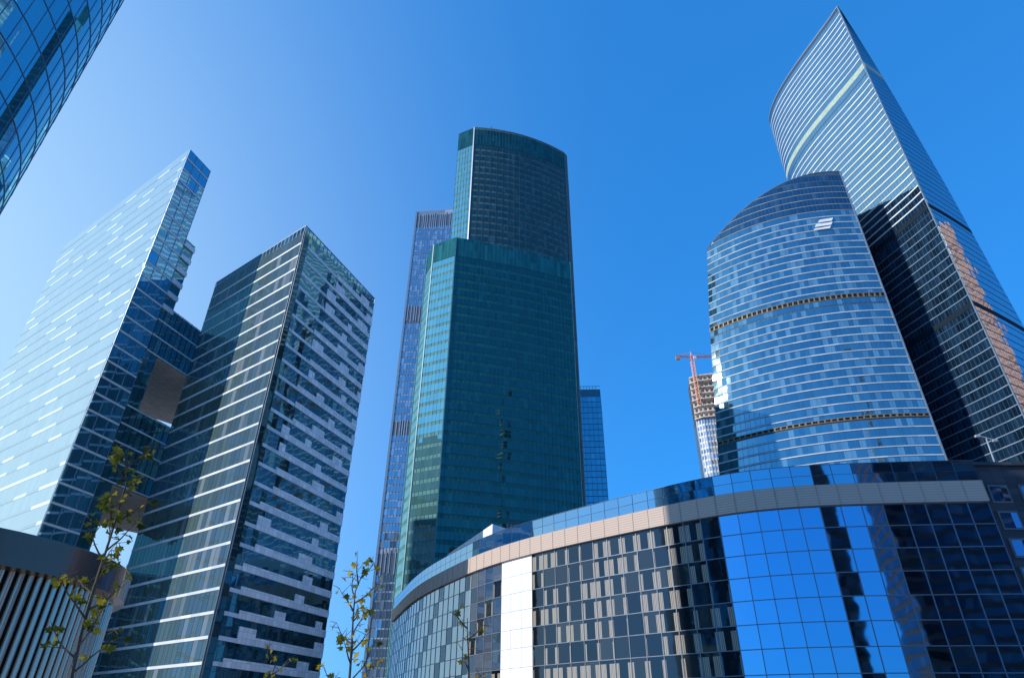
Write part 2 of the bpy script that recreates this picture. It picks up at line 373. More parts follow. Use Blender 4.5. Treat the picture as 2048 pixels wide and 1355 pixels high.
M_tile = panelled('white tiles', (.86, .82, .81), (.78, .75, .74), .3, 1.2, .945, .5, .04, spec=.2)
def corner_tower():
    t = thing('office_tower', 'dark glass office tower with white bands and white tiled right side', 'tower', centre([Q0, Q1, Q2]))
    cL = vcols([Q0, Q1], H2); cR = vcols([Q1, Q2], H2); LR = cR[-1][0]; LL = cL[-1][0]
    q3 = (Q0[0]+Q2[0]-Q1[0], Q0[1]+Q2[1]-Q1[1])
    body(t, vcols([Q0, Q1, Q2], H2), [q3], 0, [0, H2], plain('office wall', (.03, .05, .06), .4), M_roof)
    n = 27; rnd = random.Random(11)
    sb = MB(); tl = MB()
    for k in range(n):
        z = k*FH
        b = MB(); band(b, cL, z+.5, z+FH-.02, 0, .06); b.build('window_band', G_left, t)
        band(sb, cL, z, z+.48, 0, .14)
        # right side: glass by the corner, then white tile rows with ragged window strips
        edge = 3.6+max(0, k-9)*.5+3.0*((k*5) % 7)/7
        edge = max(3.4, min(edge, LR-12))
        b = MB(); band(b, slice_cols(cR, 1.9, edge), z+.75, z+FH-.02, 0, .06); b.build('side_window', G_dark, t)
        band(sb, slice_cols(cR, 1.9, edge), z+.05, z+.72, 0, .14)
        th = 1.35
        band(tl, slice_cols(cR, edge+.02, LR), z, z+th, 0, .22)
        u = edge; w_ = rnd.random() < .7
        while u < LR-.3:
            wl = rnd.uniform(9, 22) if w_ else rnd.uniform(1.6, 4.5)
            if k > 12: wl = rnd.uniform(5, 12) if w_ else rnd.uniform(1.6, 4.5)
            e = min(LR, u+wl)
            if LR-e < 1.2: e = LR
            if w_ and e-u > .8:
                b = MB(); band(b, slice_cols(cR, u+.03, e-.03), z+th+.03, z+FH-.02, 0, .08); b.build('tile_window', G_dark, t)
            else:
                band(tl, slice_cols(cR, u, e), z+th, z+2.65, 0, .22)
                b = MB(); band(b, slice_cols(cR, u+.03, e-.03), z+2.68, z+FH-.02, 0, .08)
                if b.f: b.build('tile_window', G_dark, t)
            u = e; w_ = not w_
    sb.build('floor_bands', M_band2, t); tl.build('tile_cladding', M_tile, t)
    m = MB(); mullions(m, cL, 1.5, .05, .05, .08, 0, H2); m.build('mullions', M_dmetal, t)
    m = MB(); band(m, slice_cols(cR, .3, 1.8), 0, H2, 0, .12); m.build('corner_slot', G_slot, t)
    m = MB(); band(m, slice_cols(cR, 0, .2), 0, H2+1, 0, .2); band(m, slice_cols(cL, LL-.15, LL), 0, H2+1, 0, .2); m.build('corner_trim', plain('grey trim', (.15, .18, .2), .4, .3), t)
    m = MB(); cc = vcols([Q0, Q1, Q2], H2+5)
    band(m, slice_cols(cc, .3, cc[-1][0]-.3), H2, H2+1.5, -.2, .05); m.build('glass_parapet', G_blue, t)
    m = MB(); mullions(m, cc, 1.5, .12, 0, .12, H2-.5, H2+1.7); band(m, cc, H2+1.5, H2+1.7, 0, .12); m.build('parapet_rail', plain('rail grey', (.2, .25, .27), .4, .3), t)
corner_tower()

# ================================================================== green tower (two joined volumes)
def green_tower():
    HB, HF = 269.0, 173.6
    f = [at_z(855, 516, HF), at_z(868, 490, HF), at_z(912, 475, HF)]
    e0, e1 = at_z(912, 475, HF), at_z(1140, 525, HF)
    def arc(a, b, sag, n):
        out = []
        l = math.dist(a, b); nx, ny = (b[1]-a[1])/l, -(b[0]-a[0])/l
        for i in range(n+1):
            k = i/n; s = 4*k*(1-k)*sag
            out.append((a[0]+(b[0]-a[0])*k+nx*s, a[1]+(b[1]-a[1])*k+ny*s))
        return out
    front = arc(e0, e1, 1.2, 12)
    t = thing('green_tower', 'dark green stepped glass tower in the centre with a taller volume behind', 'tower', centre([e0, e1]))
    fh = 4.0
    spand = panelled('green spandrel', (.022, .175, .165), (.02, .155, .15), .5, 1.5, fh, .5, spec=.2)
    spandL = panelled('lit green spandrel', (.12, .28, .28), (.11, .26, .26), .5, 1.5, fh, .7, spec=.05)  # paler copy of the green spandrel, the lit side's brightness in its colour
    gl = glass('green glass', (.003, .026, .03), (.007, .045, .05), .2, (.22, .52, .47), .20, 1.5, fh, .02, .05, .06)
    glL = glass('lit green glass', (.075, .195, .20), (.09, .22, .22), .25, (.62, 1.0, 1.0), .36, 1.5, fh, .03, .02, var=(.88, 1.12))  # glass of the lit side, its light put into a paler base
    glB = glass('bronze grey glass', (.012, .026, .028), (.03, .05, .052), .2, (.35, .6, .55), .14, 1.5, fh, .03, .03)
    spB = panelled('dark grey spandrel', (.085, .145, .15), (.07, .12, .125), .5, 1.5, fh, .6, spec=.1)
    # front volume
    cF = vcols(front, HF); cS = vcols(f, HF)
    bq = (e1[0]-2, e1[1]+28); bl = (f[0][0]+4, f[0][1]+26)
    body(t, vcols(f[:-1]+front, HF), [bq, bl], 0, [0, HF], spand, M_roof)
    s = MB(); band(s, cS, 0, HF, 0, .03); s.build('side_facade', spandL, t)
    for k in range(int(HF/fh)-2):
        z = k*fh
        b = MB(); band(b, cF, z+1.35, z+fh-.15, 0, .08); b.build('window_band', gl, t)
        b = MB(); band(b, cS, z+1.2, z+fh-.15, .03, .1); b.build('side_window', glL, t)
    zc = (int(HF/fh)-2)*fh+.2
    crown = glass('crown glass', (.013, .10, .096), (.016, .11, .105), .3, (.22, .52, .48), .14, 1.5, fh, .02, .03)
    crownB = glass('rear crown glass', (.010, .055, .056), (.012, .06, .062), .3, (.22, .48, .46), .14, 1.5, fh, .02, .03)
    b = MB(); band(b, cF, zc, HF+.6, 0, .15); band(b, cS, zc, HF+.6, 0, .15); b.build('crown', crown, t)
    m = MB(); mullions(m, cF, 1.6, .1, .05, .2, zc, HF+.6); mullions(m, cS, 1.6, .12, .1, .2, zc, HF+.6); m.build('crown_fins', plain('green fin', (.025, .16, .15), .6, spec=.2), t)
    m = MB(); mullions(m, cF, 1.5, .09, .05, .13, 0, zc); m.build('mullions', plain('green mullion', (.018, .10, .10), .6, spec=.2), t)
    m = MB(); mullions(m, cS, 1.5, .07, .05, .13, 0, zc); m.build('side_mullions', plain('lit green mullion', (.08, .22, .22), .7, spec=.1), t)
    m = MB()
    for uu, cc in ((cF[0][0], cF), (cF[-1][0], cF), (cS[0][0], cS), (cS[1][0], cS)):
        band(m, slice_cols(cc, uu-.25, uu+.25), 0, HF+.8, 0, .3)
    m.build('corner_trim', plain('pale edge trim', (.2, .36, .36), .5, .1, spec=.2), t)
    # rear, taller volume
    r0, r1, r2, r3 = at_z(918, 268, HB), at_z(950, 255, HB), at_z(1127, 305, HB), at_z(1133, 312, HB)
    ra = arc(r1, r2, 3.5, 14)
    cB = vcols(ra, HB); cBs = vcols([r0, r1], HB); cBr = vcols([r2, r3], HB)
    bk = [(r3[0]+3, r3[1]+22), (r0[0]+3, r0[1]+22)]
    body(t, vcols([r0]+ra+[r3], HB), bk, 0, [0, HB], spB, M_roof, 'rear_facade')
    s = MB(); band(s, cBs, 0, HB, 0, .03); s.build('rear_side_facade', spandL, t)
    k0 = 38
    for k in range(k0, int(HB/fh)-3):
        z = k*fh
        b = MB(); band(b, cB, z+1.3, z+fh-.15, 0, .08); b.build('rear_window_band', glB, t)
        b = MB(); band(b, cBs, z+1.2, z+fh-.15, .03, .1); b.build('rear_side_window', glL, t)
    zc = (int(HB/fh)-3)*fh+.2
    b = MB(); band(b, cB, zc, HB-2, 0, .15); band(b, cBs, zc, HB+.6, 0, .15); b.build('rear_crown', crownB, t)
    b = MB(); band(b, cB, HB-2, HB+.8, 0, .3); b.build('crown_louvre', spB, t)
    m = MB(); mullions(m, cB, 1.6, .14, .05, .3, zc, HB-2); m.build('rear_crown_fins', plain('teal fin', (.025, .12, .12), .6, spec=.2), t)
    m = MB(); mullions(m, cB, 3.0, .12, .05, .16, k0*fh, zc); mullions(m, cBs, 1.5, .12, .05, .16, k0*fh, zc); m.build('rear_mullions', plain('grey mullion', (.07, .115, .12), .7, spec=.1), t)
    m = MB(); band(m, slice_cols(cBs, cBs[-1][0]-.5, cBs[-1][0]), k0*fh, HB+.8, 0, .4); m.build('rear_corner_trim', M_lmetal, t)
    m = MB(); band(m, slice_cols(cBr, 0, cBr[-1][0]), k0*fh, HB, 0, .3); m.build('rear_edge_trim', plain('teal edge', (.06, .12, .14), .6, spec=.1), t)
    a = at_z(982, 262, HB); m = MB(); m.tube((*a, HB), (*a, HB+3.2), .25); m.tube((a[0]-1.2, a[1], HB+1.6), (a[0]+1.2, a[1], HB+1.6), .2); m.build('roof_mast', M_dmetal, t)
green_tower()

# ================================================================== tall thin tower behind, left of the green one
def lavender_tower():
    H = 302.0
    a, b_ = at_z(832, 424, H), at_z(945, 416, H)
    t = thing('glass_tower', 'tall hazy blue tower with pale stripes behind the left of the green tower', 'tower', centre([a, b_]))
    c = vcols([a, b_], H); u1 = c[-1][0]
    d = (b_[0]-a[0], b_[1]-a[1]); l = math.hypot(*d); nn = (-d[1]/l*40, d[0]/l*40)
    body(t, c, [(b_[0]+nn[0], b_[1]+nn[1]), (a[0]+nn[0], a[1]+nn[1])], 0, [0, H], panelled('pale blue spandrel', (.17, .22, .29), (.32, .38, .46), .35, 4.0, 4, .5), M_roof)
    gm_ = glass('hazy blue glass', (.06, .11, .17), (.18, .25, .34), .25, (.8, .9, 1.0), .36, 1.6, 4.0, .06, .02, var=(.7, 1.25))
    fm = plain('silver fins', (.26, .33, .42), .4, .3)
    fd = plain('plant floor backing', (.05, .09, .14), .6)
    mech = [(288, 298), (214, 224), (140, 148), (70, 78)]
    for k in range(int(H/4)):
        z = k*4.0
        if any(q0-3 < z < q1 for q0, q1 in mech): continue
        b = MB(); band(b, c, z+.7, z+3.9, 0, .08); b.build('window_band', gm_, t)
    rnd = random.Random(5)
    for q0, q1 in mech:
        b = MB(); band(b, c, q0-2, q1, 0, .05); o = b.build('plant_floor', fd, t)
        u = 0; fins = MB()
        while u < u1-.8:
            band(fins, slice_cols(c, u, u+.5), q0-(rnd.random()*4), q1+rnd.random()*2, 0, .3); u += rnd.choice([1.3, 2.0, 2.8])
        fins.build('fins', fm, o)
    m = MB(); mullions(m, c, 1.6, .12, .05, .16, 0, H-14); m.build('mullions', plain('blue grey bars', (.22, .27, .34), .4, .3), t)
    m = MB(); band(m, slice_cols(c, 0, 1.2), 0, H, 0, .4); m.build('corner_trim', plain('blue grey trim', (.14, .22, .32), .4), t)
    m = MB(); mullions(m, c, 1.3, .18, 0, .18, H, H+.01)
    for i in range(int(u1/1.5)):
        q = slice_cols(c, i*1.5, i*1.5+.3)[0][1](0); m.box((q[0], q[1], H+1), (.25, .25, 2))
    m.build('roof_rail', M_lmetal, t)
lavender_tower()

# ================================================================== small blue tower right of the green one
def blue_tower():
    H = 201.6
    a, b_ = at_z(1120, 779, H), at_z(1200, 778, H)
    t = thing('blue_tower', 'plain blue glass tower peeping out right of the green tower', 'tower', centre([a, b_]))
    c = vcols([a, b_], H)
    body(t, c, [(b_[0]+5, b_[1]+30), (a[0], a[1]+30)], 0, [0, H], plain('blue tower frame', (.05, .18, .28), .4), M_roof)
    gm_ = glass('mid blue glass', (.008, .08, .15), (.03, .17, .25), .15, (.35, .8, .98), .36, 3.0, 4.0, .05, .02)
    for k in range(49):
        b = MB(); band(b, c, k*4+.45, k*4+3.95, 0, .08); b.build('window_band', gm_, t)
    m = MB(); mullions(m, c, 3.0, .22, .05, .2, 0, H); m.build('mullions', plain('blue mullion', (.06, .22, .32), .4), t)
    m = MB(); mullions(m, c, 2, .25, -.2, .2, H-.2, H+.01)
    for i in range(13):
        q = slice_cols(c, i*2.0, i*2+.3)[0][1](0); m.box((q[0], q[1], H+1.2), (.3, .3, 2.4))
    q0, q1 = c[0][1](0), c[-1][1](0)
    m.tube((*q0, H+2.3), (*q1, H+2.3), .2, n=4); m.build('roof_rail', plain('teal rail', (.1, .3, .33), .5), t)
blue_tower()

# ================================================================== sail towers on the right
def lerp_tab(tab, z):
    for (za, a), (zb, b) in zip(tab, tab[1:]):
        if za <= z <= zb:
            k = (z-za)/(zb-za); return tuple(p+(q-p)*k for p, q in zip(a, b))
    return tab[0][1] if z < tab[0][0] else tab[-1][1]
def short_sail():
    HR, HL = 244.6, 217.6
    Rp = at_z(1680, 343, HR)
    Lt = [(0, (80, 264)), (50, (84, 262.5)), (111.2, at_z(1435, 885, 111.2)), (168.2, at_z(1420, 662, 168.2)), (218, (100.6, 256)), (250, (103.5, 254.5))]
    ns = 20
    def fn(s):
        def P(z):
            a = lerp_tab(Lt, z); b = Rp; dx, dy = b[0]-a[0], b[1]-a[1]; l = math.hypot(dx, dy)
            q = 4*s*(1-s)*8.0
            return (a[0]+dx*s+dy/l*q, a[1]+dy*s-dx/l*q)
        return P
    c = [(75.0*i/ns, fn(i/ns), HL+(HR-HL)*(1-(1-i/ns)**2)) for i in range(ns+1)]
    t = thing('sail_tower', 'shorter curved glass tower on the right with two thin gold bands and a white logo', 'tower', (125, 262, 0))
    zs = linsp(0, 250, 25)
    wall = plain('sail tower spandrel', (.07, .12, .17), .6, .1, .1, spec=.2)
    rear = panelled('darkened unseen rear', (.006, .012, .022), (.02, .03, .045), .12, 3.0, 3.9, .7, spec=.1)
    bk = [(171, 262), (172, 325), (156, 350), (138, 330)]  # unseen back stretched and darkened for its mirror image in the tall sail
    body(t, c, bk, 0, zs, wall, M_roof, rear=rear)
    fh = 3.9
    gl = glass('patchy blue glass', (.020, .065, .095), (.10, .20, .235), .26, (.60, .86, 1.0), .32, 1.9, fh, .045, .04, .05, var=(.65, 1.3))
    gd = glass('dark crown glass', (.012, .03, .045), (.03, .06, .08), .2, (.40, .58, .75), .26, 1.9, fh, .03, .03)
    gold = [(109.9, 111.4), (167.4, 169.7)]
    sp = MB()
    for k in range(int(HR/fh)):
        z = k*fh
        crown = z > 218
        z0, z1 = z+.85, z+fh-.03
        cut = [g_ for g_ in gold if g_[0]-.6 < z1 and g_[1]+.6 > z0]
        if cut:
            a, b_ = cut[0]
            if z0 < a-.8: z1 = a-.1
            elif z1 > b_+.8: z0 = b_+.1
            else: continue
        b = MB(); band(b, c, z0, z1, 0, .1)
        if b.f: b.build('window_band', gd if crown else gl, t)
        if z < 236 and not cut: band(sp, c, z+.22, z+(.68 if not crown else .4), 0, .2)
    sp.build('floor_bands', panelled('sail bands', (.44, .52, .59), (.54, .61, .66), .4, 5.7, fh, .7, spec=.05), t)
    gmat = plain('gold louvre', (.24, .19, .12), .6, .2, .15)
    rec = plain('dark recess', (.02, .018, .014), .7, spec=.1)
    for a, b_ in gold:
        b = MB(); band(b, c, a, b_, 0, .05); o = b.build('gold_band', rec, t)
        m = MB(); mullions(m, c, 2.2, .6, .02, .25, a+.2, b_-.2); band(m, c, a, a+.25, 0, .3); band(m, c, b_-.25, b_, 0, .3); m.build('louvre', gmat, o)
    m = MB(); mullions(m, c, 1.9, .08, .05, .14, 0, HR, 16); m.build('mullions', plain('blue grey mullion', (.08, .13, .18), .6, .1, spec=.2), t)
    m = MB(); band(m, slice_cols(c, 74.5, 75), 0, HR, 0, .4, zs=linsp(0, HR, 4)); m.build('edge_trim', plain('grey blue edge', (.22, .28, .34), .4, .3), t)
    # roof edge coping
    m = MB()
    for i in range(ns):
        p, q = c[i][1](c[i][2]), c[i+1][1](c[i+1][2]); m.tube((*p, c[i][2]), (*q, c[i+1][2]), .35, n=5)
    m.build('coping', plain('coping blue grey', (.2, .25, .3), .4, .3), t)
    # logo: three slanting bars
    lm = plain('white sign face', (.85, .86, .88), .4, 0, .03); lg = MB()
    def on(px, py):
        d = ray(px, py); best = None
        for j in range(400):
            s = .5+.5*j/400
            p = fn(s)(215)
            e = abs(math.atan2(p[0], p[1])-math.atan2(d.x, d.y))
            if best is None or e < best[0]: best = (e, s)
        s = best[1]; p = fn(s)(215); dd = math.hypot(*p); z = CAMZ+d.z/math.hypot(d.x, d.y)*dd
        k = (dd-.8)/dd
        return (p[0]*k, p[1]*k, z)
    for q in (((1640, 441), (1667, 437), (1664, 443), (1636, 447)), ((1633, 450), (1666, 445), (1663, 451), (1630, 456)), ((1630, 459), (1663, 453), (1660, 458), (1628, 462))):
        lg.poly([on(*p) for p in reversed(q)])
    lg.build('logo_sign', lm, t)
short_sail()

def tall_sail():
    H = 368.6
    E1 = at_z(1675, 12, H); E0 = at_z(1545, 250, H)
    St = [(0, 1.32), (80, 1.2), (158, 1.0), (240, .75), (290, .52), (317, .38), (345, .2), (368.6, .02)]
    Stt = [(a, (b,)) for a, b in St]
    Wd = (36.0, 21.0)
    ns = 22; LL = math.dist(E0, E1)
    def fl(s):
        l = LL; dx, dy = E1[0]-E0[0], E1[1]-E0[1]; q = 2.9*s**.6*(1-s)**1.4*9.5
        p = (E0[0]+dx*s+dy/l*q, E0[1]+dy*s-dx/l*q)
        return lambda z, p=p: p
    def fr(s):
        def P(z):
            k = lerp_tab(Stt, z)[0]*s; b = .4*4*s*(1-s)*lerp_tab(Stt, z)[0]
            return (E1[0]+Wd[0]*k+.5*b, E1[1]+Wd[1]*k-.86*b)
        return P
    ss = [(i/ns)**1.5 for i in range(ns+1)]
    cL = [(LL*s, fl(s), H) for s in ss]
    cR = [(LL+42.0*i/8, fr(i/8), H) for i in range(9)]
    t = thing('sail_tower', 'tallest curved glass tower at the right edge, rising to a sharp point', 'tower', (E1[0]+8, E1[1]+40, 0))
    zs = linsp(0, H, 30)
    wall = plain('tall sail spandrel', (.035, .07, .12), .6, .1, .1, spec=.2)
    body(t, cL+cR[1:], [(E1[0]+40, E1[1]+90)], 0, zs, wall, M_roof)
    fh = 4.2
    gl = glass('sail blue glass', (.012, .04, .085), (.018, .052, .10), .25, (.70, .94, 1.0), .48, 1.9, fh, .010, .012, .05)
    gr = glass('sail side glass', (.006, .04, .10), (.015, .07, .14), .25, (.66, .9, 1.0), .48, 1.9, fh, .020, .045, .06)
    mech = [(154, 156.5), (208.5, 211), (311, 315)]  # last entry is the painted reflection arc
    sp = MB(); slo = MB()
    for k in range(int(H/fh)):
        z = k*fh
        z0, z1 = z+.55, z+fh-.02
        cut = [g_ for g_ in mech if g_[0]-.6 < z1 and g_[1]+.6 > z0]
        if cut:
            a, b_ = cut[0]
            if z0 < a-.8: z1 = a-.1
            elif z1 > b_+.8: z0 = b_+.1
            else: continue
        b = MB(); band(b, cL, z0, z1, 0, .1); b.build('window_band', gl, t)
        b = MB(); band(b, cR, z0, z1, 0, .1, zs=[z0, z1]); b.build('side_window', gr, t)
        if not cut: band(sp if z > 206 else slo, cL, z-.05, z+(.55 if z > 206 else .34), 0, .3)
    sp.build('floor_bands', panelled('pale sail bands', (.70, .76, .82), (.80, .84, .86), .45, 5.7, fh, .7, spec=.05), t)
    slo.build('lower_floor_bands', panelled('dim sail bands', (.16, .23, .31), (.20, .27, .35), .45, 5.7, fh, .7, spec=.05), t)  # lower bands darkened in colour for the dark mirrored zone
    mm = plain('dark plant louvre', (.012, .022, .034), .8, spec=.1)
    mg = plain('painted reflection arc', (.36, .45, .38), .7, spec=.1)  # topmost band paints a greenish reflection arc onto the facade
    for i, (a, b_) in enumerate(mech):
        b = MB(); band(b, cL, a, b_, 0, .2); band(b, cR, a, b_, 0, .2); b.build('plant_or_reflection_band', mg if i == 2 else mm, t)
    m = MB(); mullions(m, cL, 1.9, .07, .05, .16, 0, H, 1); mullions(m, cR, 1.9, .07, .05, .13, 0, H-3, 20); m.build('mullions', plain('sail mullion', (.04, .09, .15), .6, .1, spec=.2), t)
    m = MB(); band(m, slice_cols(cL, LL-.5, LL), 0, H+.5, 0, .35); m.build('edge_trim', plain('grey edge trim', (.16, .22, .28), .5, .2), t)
    m = MB(); band(m, cL, H-.4, H+.4, -.2, .25); m.build('coping', M_lmetal, t)
tall_sail()

# ================================================================== unfinished concrete tower and crane
def unfinished():
    H = 201.6
    a, b_, c_ = at_z(1379, 757, H), at_z(1393, 752, H), at_z(1450, 745, H)
    t = thing('unfinished_tower', 'unfinished concrete tower with bare top floors beside the shorter curved tower', 'tower', centre([a, b_, c_]))
    zt = 172.0
    ctop = vcols([a, b_, c_], zt)
    body(t, ctop, [(c_[0]+4, c_[1]+20), (a[0]+4, a[1]+20)], 0, [0, zt], plain('pale tower frame', (.55, .56, .58), .5), M_roof)
    gm_ = glass('pale new glass', (.1, .18, .28), (.4, .43, .47), .3, (.8, .9, 1.0), .3, 1.8, 3.8, .06, .02)
    for k in range(24, 45):
        b = MB(); band(b, ctop, k*3.8+1.4, k*3.8+3.7, 0, .1); b.build('window_band', gm_, t)
    m = MB(); mullions(m, ctop, 1.8, .3, .05, .3, 80, zt); m.build('mullions', M_white, t)
    conc = plain('bare concrete', (.70, .64, .59), .85, 0, .2)
    n = 8
    for k in range(n):
        z = zt+(k)*(H-zt)/(n-1)
        s = MB(); cs = vcols([a, b_, c_], z)
        o0 = .8 if k % 3 else 1.6
        p = offs(cs, 0, o0); pts = p+[(c_[0]+4, c_[1]+20), (a[0]+4, a[1]+20)]
        s.poly([(*x, z+.5) for x in pts]); s.poly([(*x, z) for x in reversed(pts)])
        for i in range(len(pts)):
            x, y = pts[i], pts[(i+1) % len(pts)]; s.poly([(*x, z), (*y, z), (*y, z+.5), (*x, z+.5)])
        s.build('floor_slab', conc, t)
    uL = ctop[-1][0]
    for i in range(9):
        p = slice_cols(ctop, uL*i/8, uL*i/8+.01)[0][1](0)
        s = MB(); s.box((p[0]+.5, p[1]+1, (zt+H)/2), (.9, .9, H-zt)); s.build('column', conc, t)
        s = MB(); s.box((p[0]+3, p[1]+9, (zt+H)/2), (.9, .9, H-zt)); s.build('column', conc, t)
    s = MB(); s.box(((a[0]+c_[0])/2+3, a[1]+12, zt+(H-zt)/2-1), (14, 8, H-zt)); s.build('core', plain('shaded concrete', (.66, .6, .55), .9), t)
    # crane
    b0 = at_z(1391, 748, H); b0 = (b0[0], b0[1]+2)
    hz = at_d(1386, 703, math.hypot(*b0)).z; jz = at_d(1386, 713, math.hypot(*b0)).z
    cr = thing('tower_crane', 'red and orange tower crane on top of the unfinished concrete tower', 'crane', (*b0, H-20))
    red = plain('crane paint', (.66, .27, .18), .5)
    def lattice(p, q, w_, bays, r):
        mb = MB(); p, q = Vector(p), Vector(q); d = (q-p); ax = d.normalized()
        s1 = Vector((0, 1, 0)); s2 = ax.cross(s1).normalized()
        cs = [s1*w_+s2*w_, s1*w_-s2*w_, -s1*w_-s2*w_, -s1*w_+s2*w_]
        for e in cs: mb.tube(p+e, q+e, r, n=4)
        for i in range(bays):
            k0, k1 = p+d*(i/bays), p+d*((i+1)/bays)
            for j in range(4): mb.tube(k0+cs[j], k1+cs[(j+1) % 4], r*.7, n=3)
        return mb
    x, y = b0
    lattice((x, y, H-20), (x, y, jz), .9, 14, .2).build('mast', red, cr)
    lattice((x, y, jz), (x-10.5, y, jz+.5), .5, 6, .16).build('counter_jib', red, cr)
    lattice((x, y, jz), (x+22, y, jz+.8), .5, 14, .16).build('jib', red, cr)
    mb = MB(); mb.tube((x-.7, y, jz), (x, y, hz), .25, n=4); mb.tube((x+.7, y, jz), (x, y, hz), .25, n=4)
    mb.tube((x, y, hz), (x-9.5, y, jz+1), .12, n=3); mb.tube((x, y, hz), (x+14, y, jz+1.2), .12, n=3); mb.build('apex', red, cr)
    mb = MB(); mb.box((x-9.2, y, jz-.9), (2.6, 1.6, 2.2)); mb.build('counterweight', plain('grey weight', (.35, .27, .25), .8), cr)
    mb = MB(); mb.box((x+1.6, y-1, jz-1.2), (1.6, 1.6, 2)); mb.build('cab', M_white, cr)
unfinished()

# ================================================================== curved hotel front
def hotel():
    ZC, ZT, ZR = 28.6, 31.4, 34.4
    key = [at_z(px, py, ZC) for px, py in ((786, 1243), (830, 1200), (900, 1165), (1010, 1120), (1285, 1060), (1500, 1020), (1740, 1008), (1975, 1003))]
    pts = []
    K = [Vector(p) for p in key]; K = [K[0]*2-K[1]]+K+[K[-1]*2-K[-2]]
    for i in range(1, len(K)-2):
        for j in range(12):
            s = j/12; p0, p1, p2, p3 = K[i-1], K[i], K[i+1], K[i+2]
            q = .5*((2*p1)+(p2-p0)*s+(2*p0-5*p1+4*p2-p3)*s*s+(3*p1-p0-3*p2+p3)*s**3); pts.append((q.x, q.y))
    pts.append(key[-1])
    for _ in range(40):                                    # even out the curve
        pts = [pts[0]]+[((a[0]+2*b[0]+c_[0])/4, (a[1]+2*b[1]+c_[1])/4) for a, b, c_ in zip(pts, pts[1:], pts[2:])]+[pts[-1]]
    raw = vcols(pts, ZR); Lh = raw[-1][0]
    nc = 58; pw = Lh/nc
    c = [slice_cols(raw, min(Lh-.02, i*pw), Lh)[0] for i in range(nc)]+[raw[-1]]
    c = [(u, f, ZR) for u, f, _ in c]
    t = thing('curved_hotel', 'low curved glass building along the bottom right with a beige band under its roof strip', 'building', centre([key[0], key[3], key[-1]]))
    frame = plain('window frame metal', (.20, .23, .28), .4, .3, .08)
    bk = [(70, 135), (22, 165), (-12, 182)]
    body(t, c, bk, 0, [0, ZR], frame, M_roof)
    rows = 10; rh = ZC/rows
    mk = dict(tilt=.012, wav=.016, wscale=.32)
    g_cur = glass('curtained window', (.008, .011, .014), (.02, .024, .024), .3, (.6, .8, 1.0), .05, pw, rh, curtain=True, **mk)
    g_glare = glass('window with painted glare', (.95, .95, .94), (.90, .92, .94), .3, (1, 1, 1), .06, pw, rh, var=(.90, 1), **mk)  # sun glare put into these panes as near-white colour
    g_ref = glass('mirror blue window', (.004, .010, .02), (.02, .028, .03), .12, (.36, .66, 1.0), .62, pw, rh, **mk)
    g_low = glass('pale window', (.05, .08, .12), (.11, .12, .13), .3, (.85, .95, 1.0), .34, pw, rh, var=(.7, 1.2), **mk)
    def u_of(px):      # facade metre under a bearing of the photograph's cornice
        best = None
        for i in range(len(raw)):
            p = raw[i][1](0); v = M3.transposed() @ Vector((p[0], p[1], ZC-CAMZ)); x = W/2+F*v.x/-v.z
            e = abs(x-px)
            if best is None or e < best[0]: best = (e, raw[i][0])
        return best[1]
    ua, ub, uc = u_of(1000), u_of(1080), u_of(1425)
    panes = []
    for r in range(rows):
        for i in range(nc):
            um = (i+.5)*pw
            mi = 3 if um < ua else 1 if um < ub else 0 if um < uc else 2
            if mi == 3 and (i*7+r*3) % 5 < 1: mi = 0
            panes.append((math.hypot(*c[i][1](0)), i, r, mi))
    panes.sort()
    mats = [g_cur, g_glare, g_ref, g_low]
    rest = MB()
    for n, (d, i, r, mi) in enumerate(panes):
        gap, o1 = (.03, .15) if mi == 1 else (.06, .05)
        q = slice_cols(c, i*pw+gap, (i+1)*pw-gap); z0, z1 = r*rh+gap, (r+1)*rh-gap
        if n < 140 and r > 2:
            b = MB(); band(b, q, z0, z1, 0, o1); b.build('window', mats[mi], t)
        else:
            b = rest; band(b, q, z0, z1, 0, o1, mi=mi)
    o = rest.build('window', mats, t); o['kind'] = 'stuff'
    m = MB(); mullions(m, c, pw, .10, .03, .13, 0, ZC)
    for r in range(1, rows): band(m, c, r*rh-.05, r*rh+.05, .03, .13)
    m.build('mullion_grid', frame, t)
    mt, nt_, N_, L_, out_ = new_mat('ribbed beige cladding')
    uv = N_.new('ShaderNodeUVMap'); uv.uv_map = 'UVMap'; sx = N_.new('ShaderNodeSeparateXYZ'); L_.new(uv.outputs[0], sx.inputs[0])
    mm = N_.new('ShaderNodeMath'); mm.operation = 'MULTIPLY'; mm.inputs[1].default_value = 18; L_.new(sx.outputs[1], mm.inputs[0])
    sn = N_.new('ShaderNodeMath'); sn.operation = 'SINE'; L_.new(mm.outputs[0], sn.inputs[0])
    mr = N_.new('ShaderNodeMapRange'); mr.inputs[1].default_value = -1; mr.inputs[3].default_value = .8; mr.inputs[4].default_value = 1.1; L_.new(sn.outputs[0], mr.inputs[0])
    sc = N_.new('ShaderNodeVectorMath'); sc.operation = 'SCALE'; sc.inputs[0].default_value = (.56, .445, .37); L_.new(mr.outputs[0], sc.inputs['Scale'])
    bb = N_.new('ShaderNodeBsdfPrincipled'); bb.inputs['Roughness'].default_value = .7; bb.inputs['Specular IOR Level'].default_value = .1; L_.new(sc.outputs[0], bb.inputs['Base Color']); L_.new(bb.outputs[0], out_.inputs[0])
    b = MB(); band(b, c, ZC, ZT, 0, .55); mullions(b, c, pw, .08, .5, .6, ZC+.05, ZT-.05, mi=1)
    b.build('cornice', [mt, plain('joint', (.38, .30, .25), .6)], t)
    g_top = glass('roof strip glass', (.01, .04, .08), (.03, .07, .10), .25, (.55, .80, 1.0), .55, pw, 1.5, v0=ZT, **mk)
    b = MB()
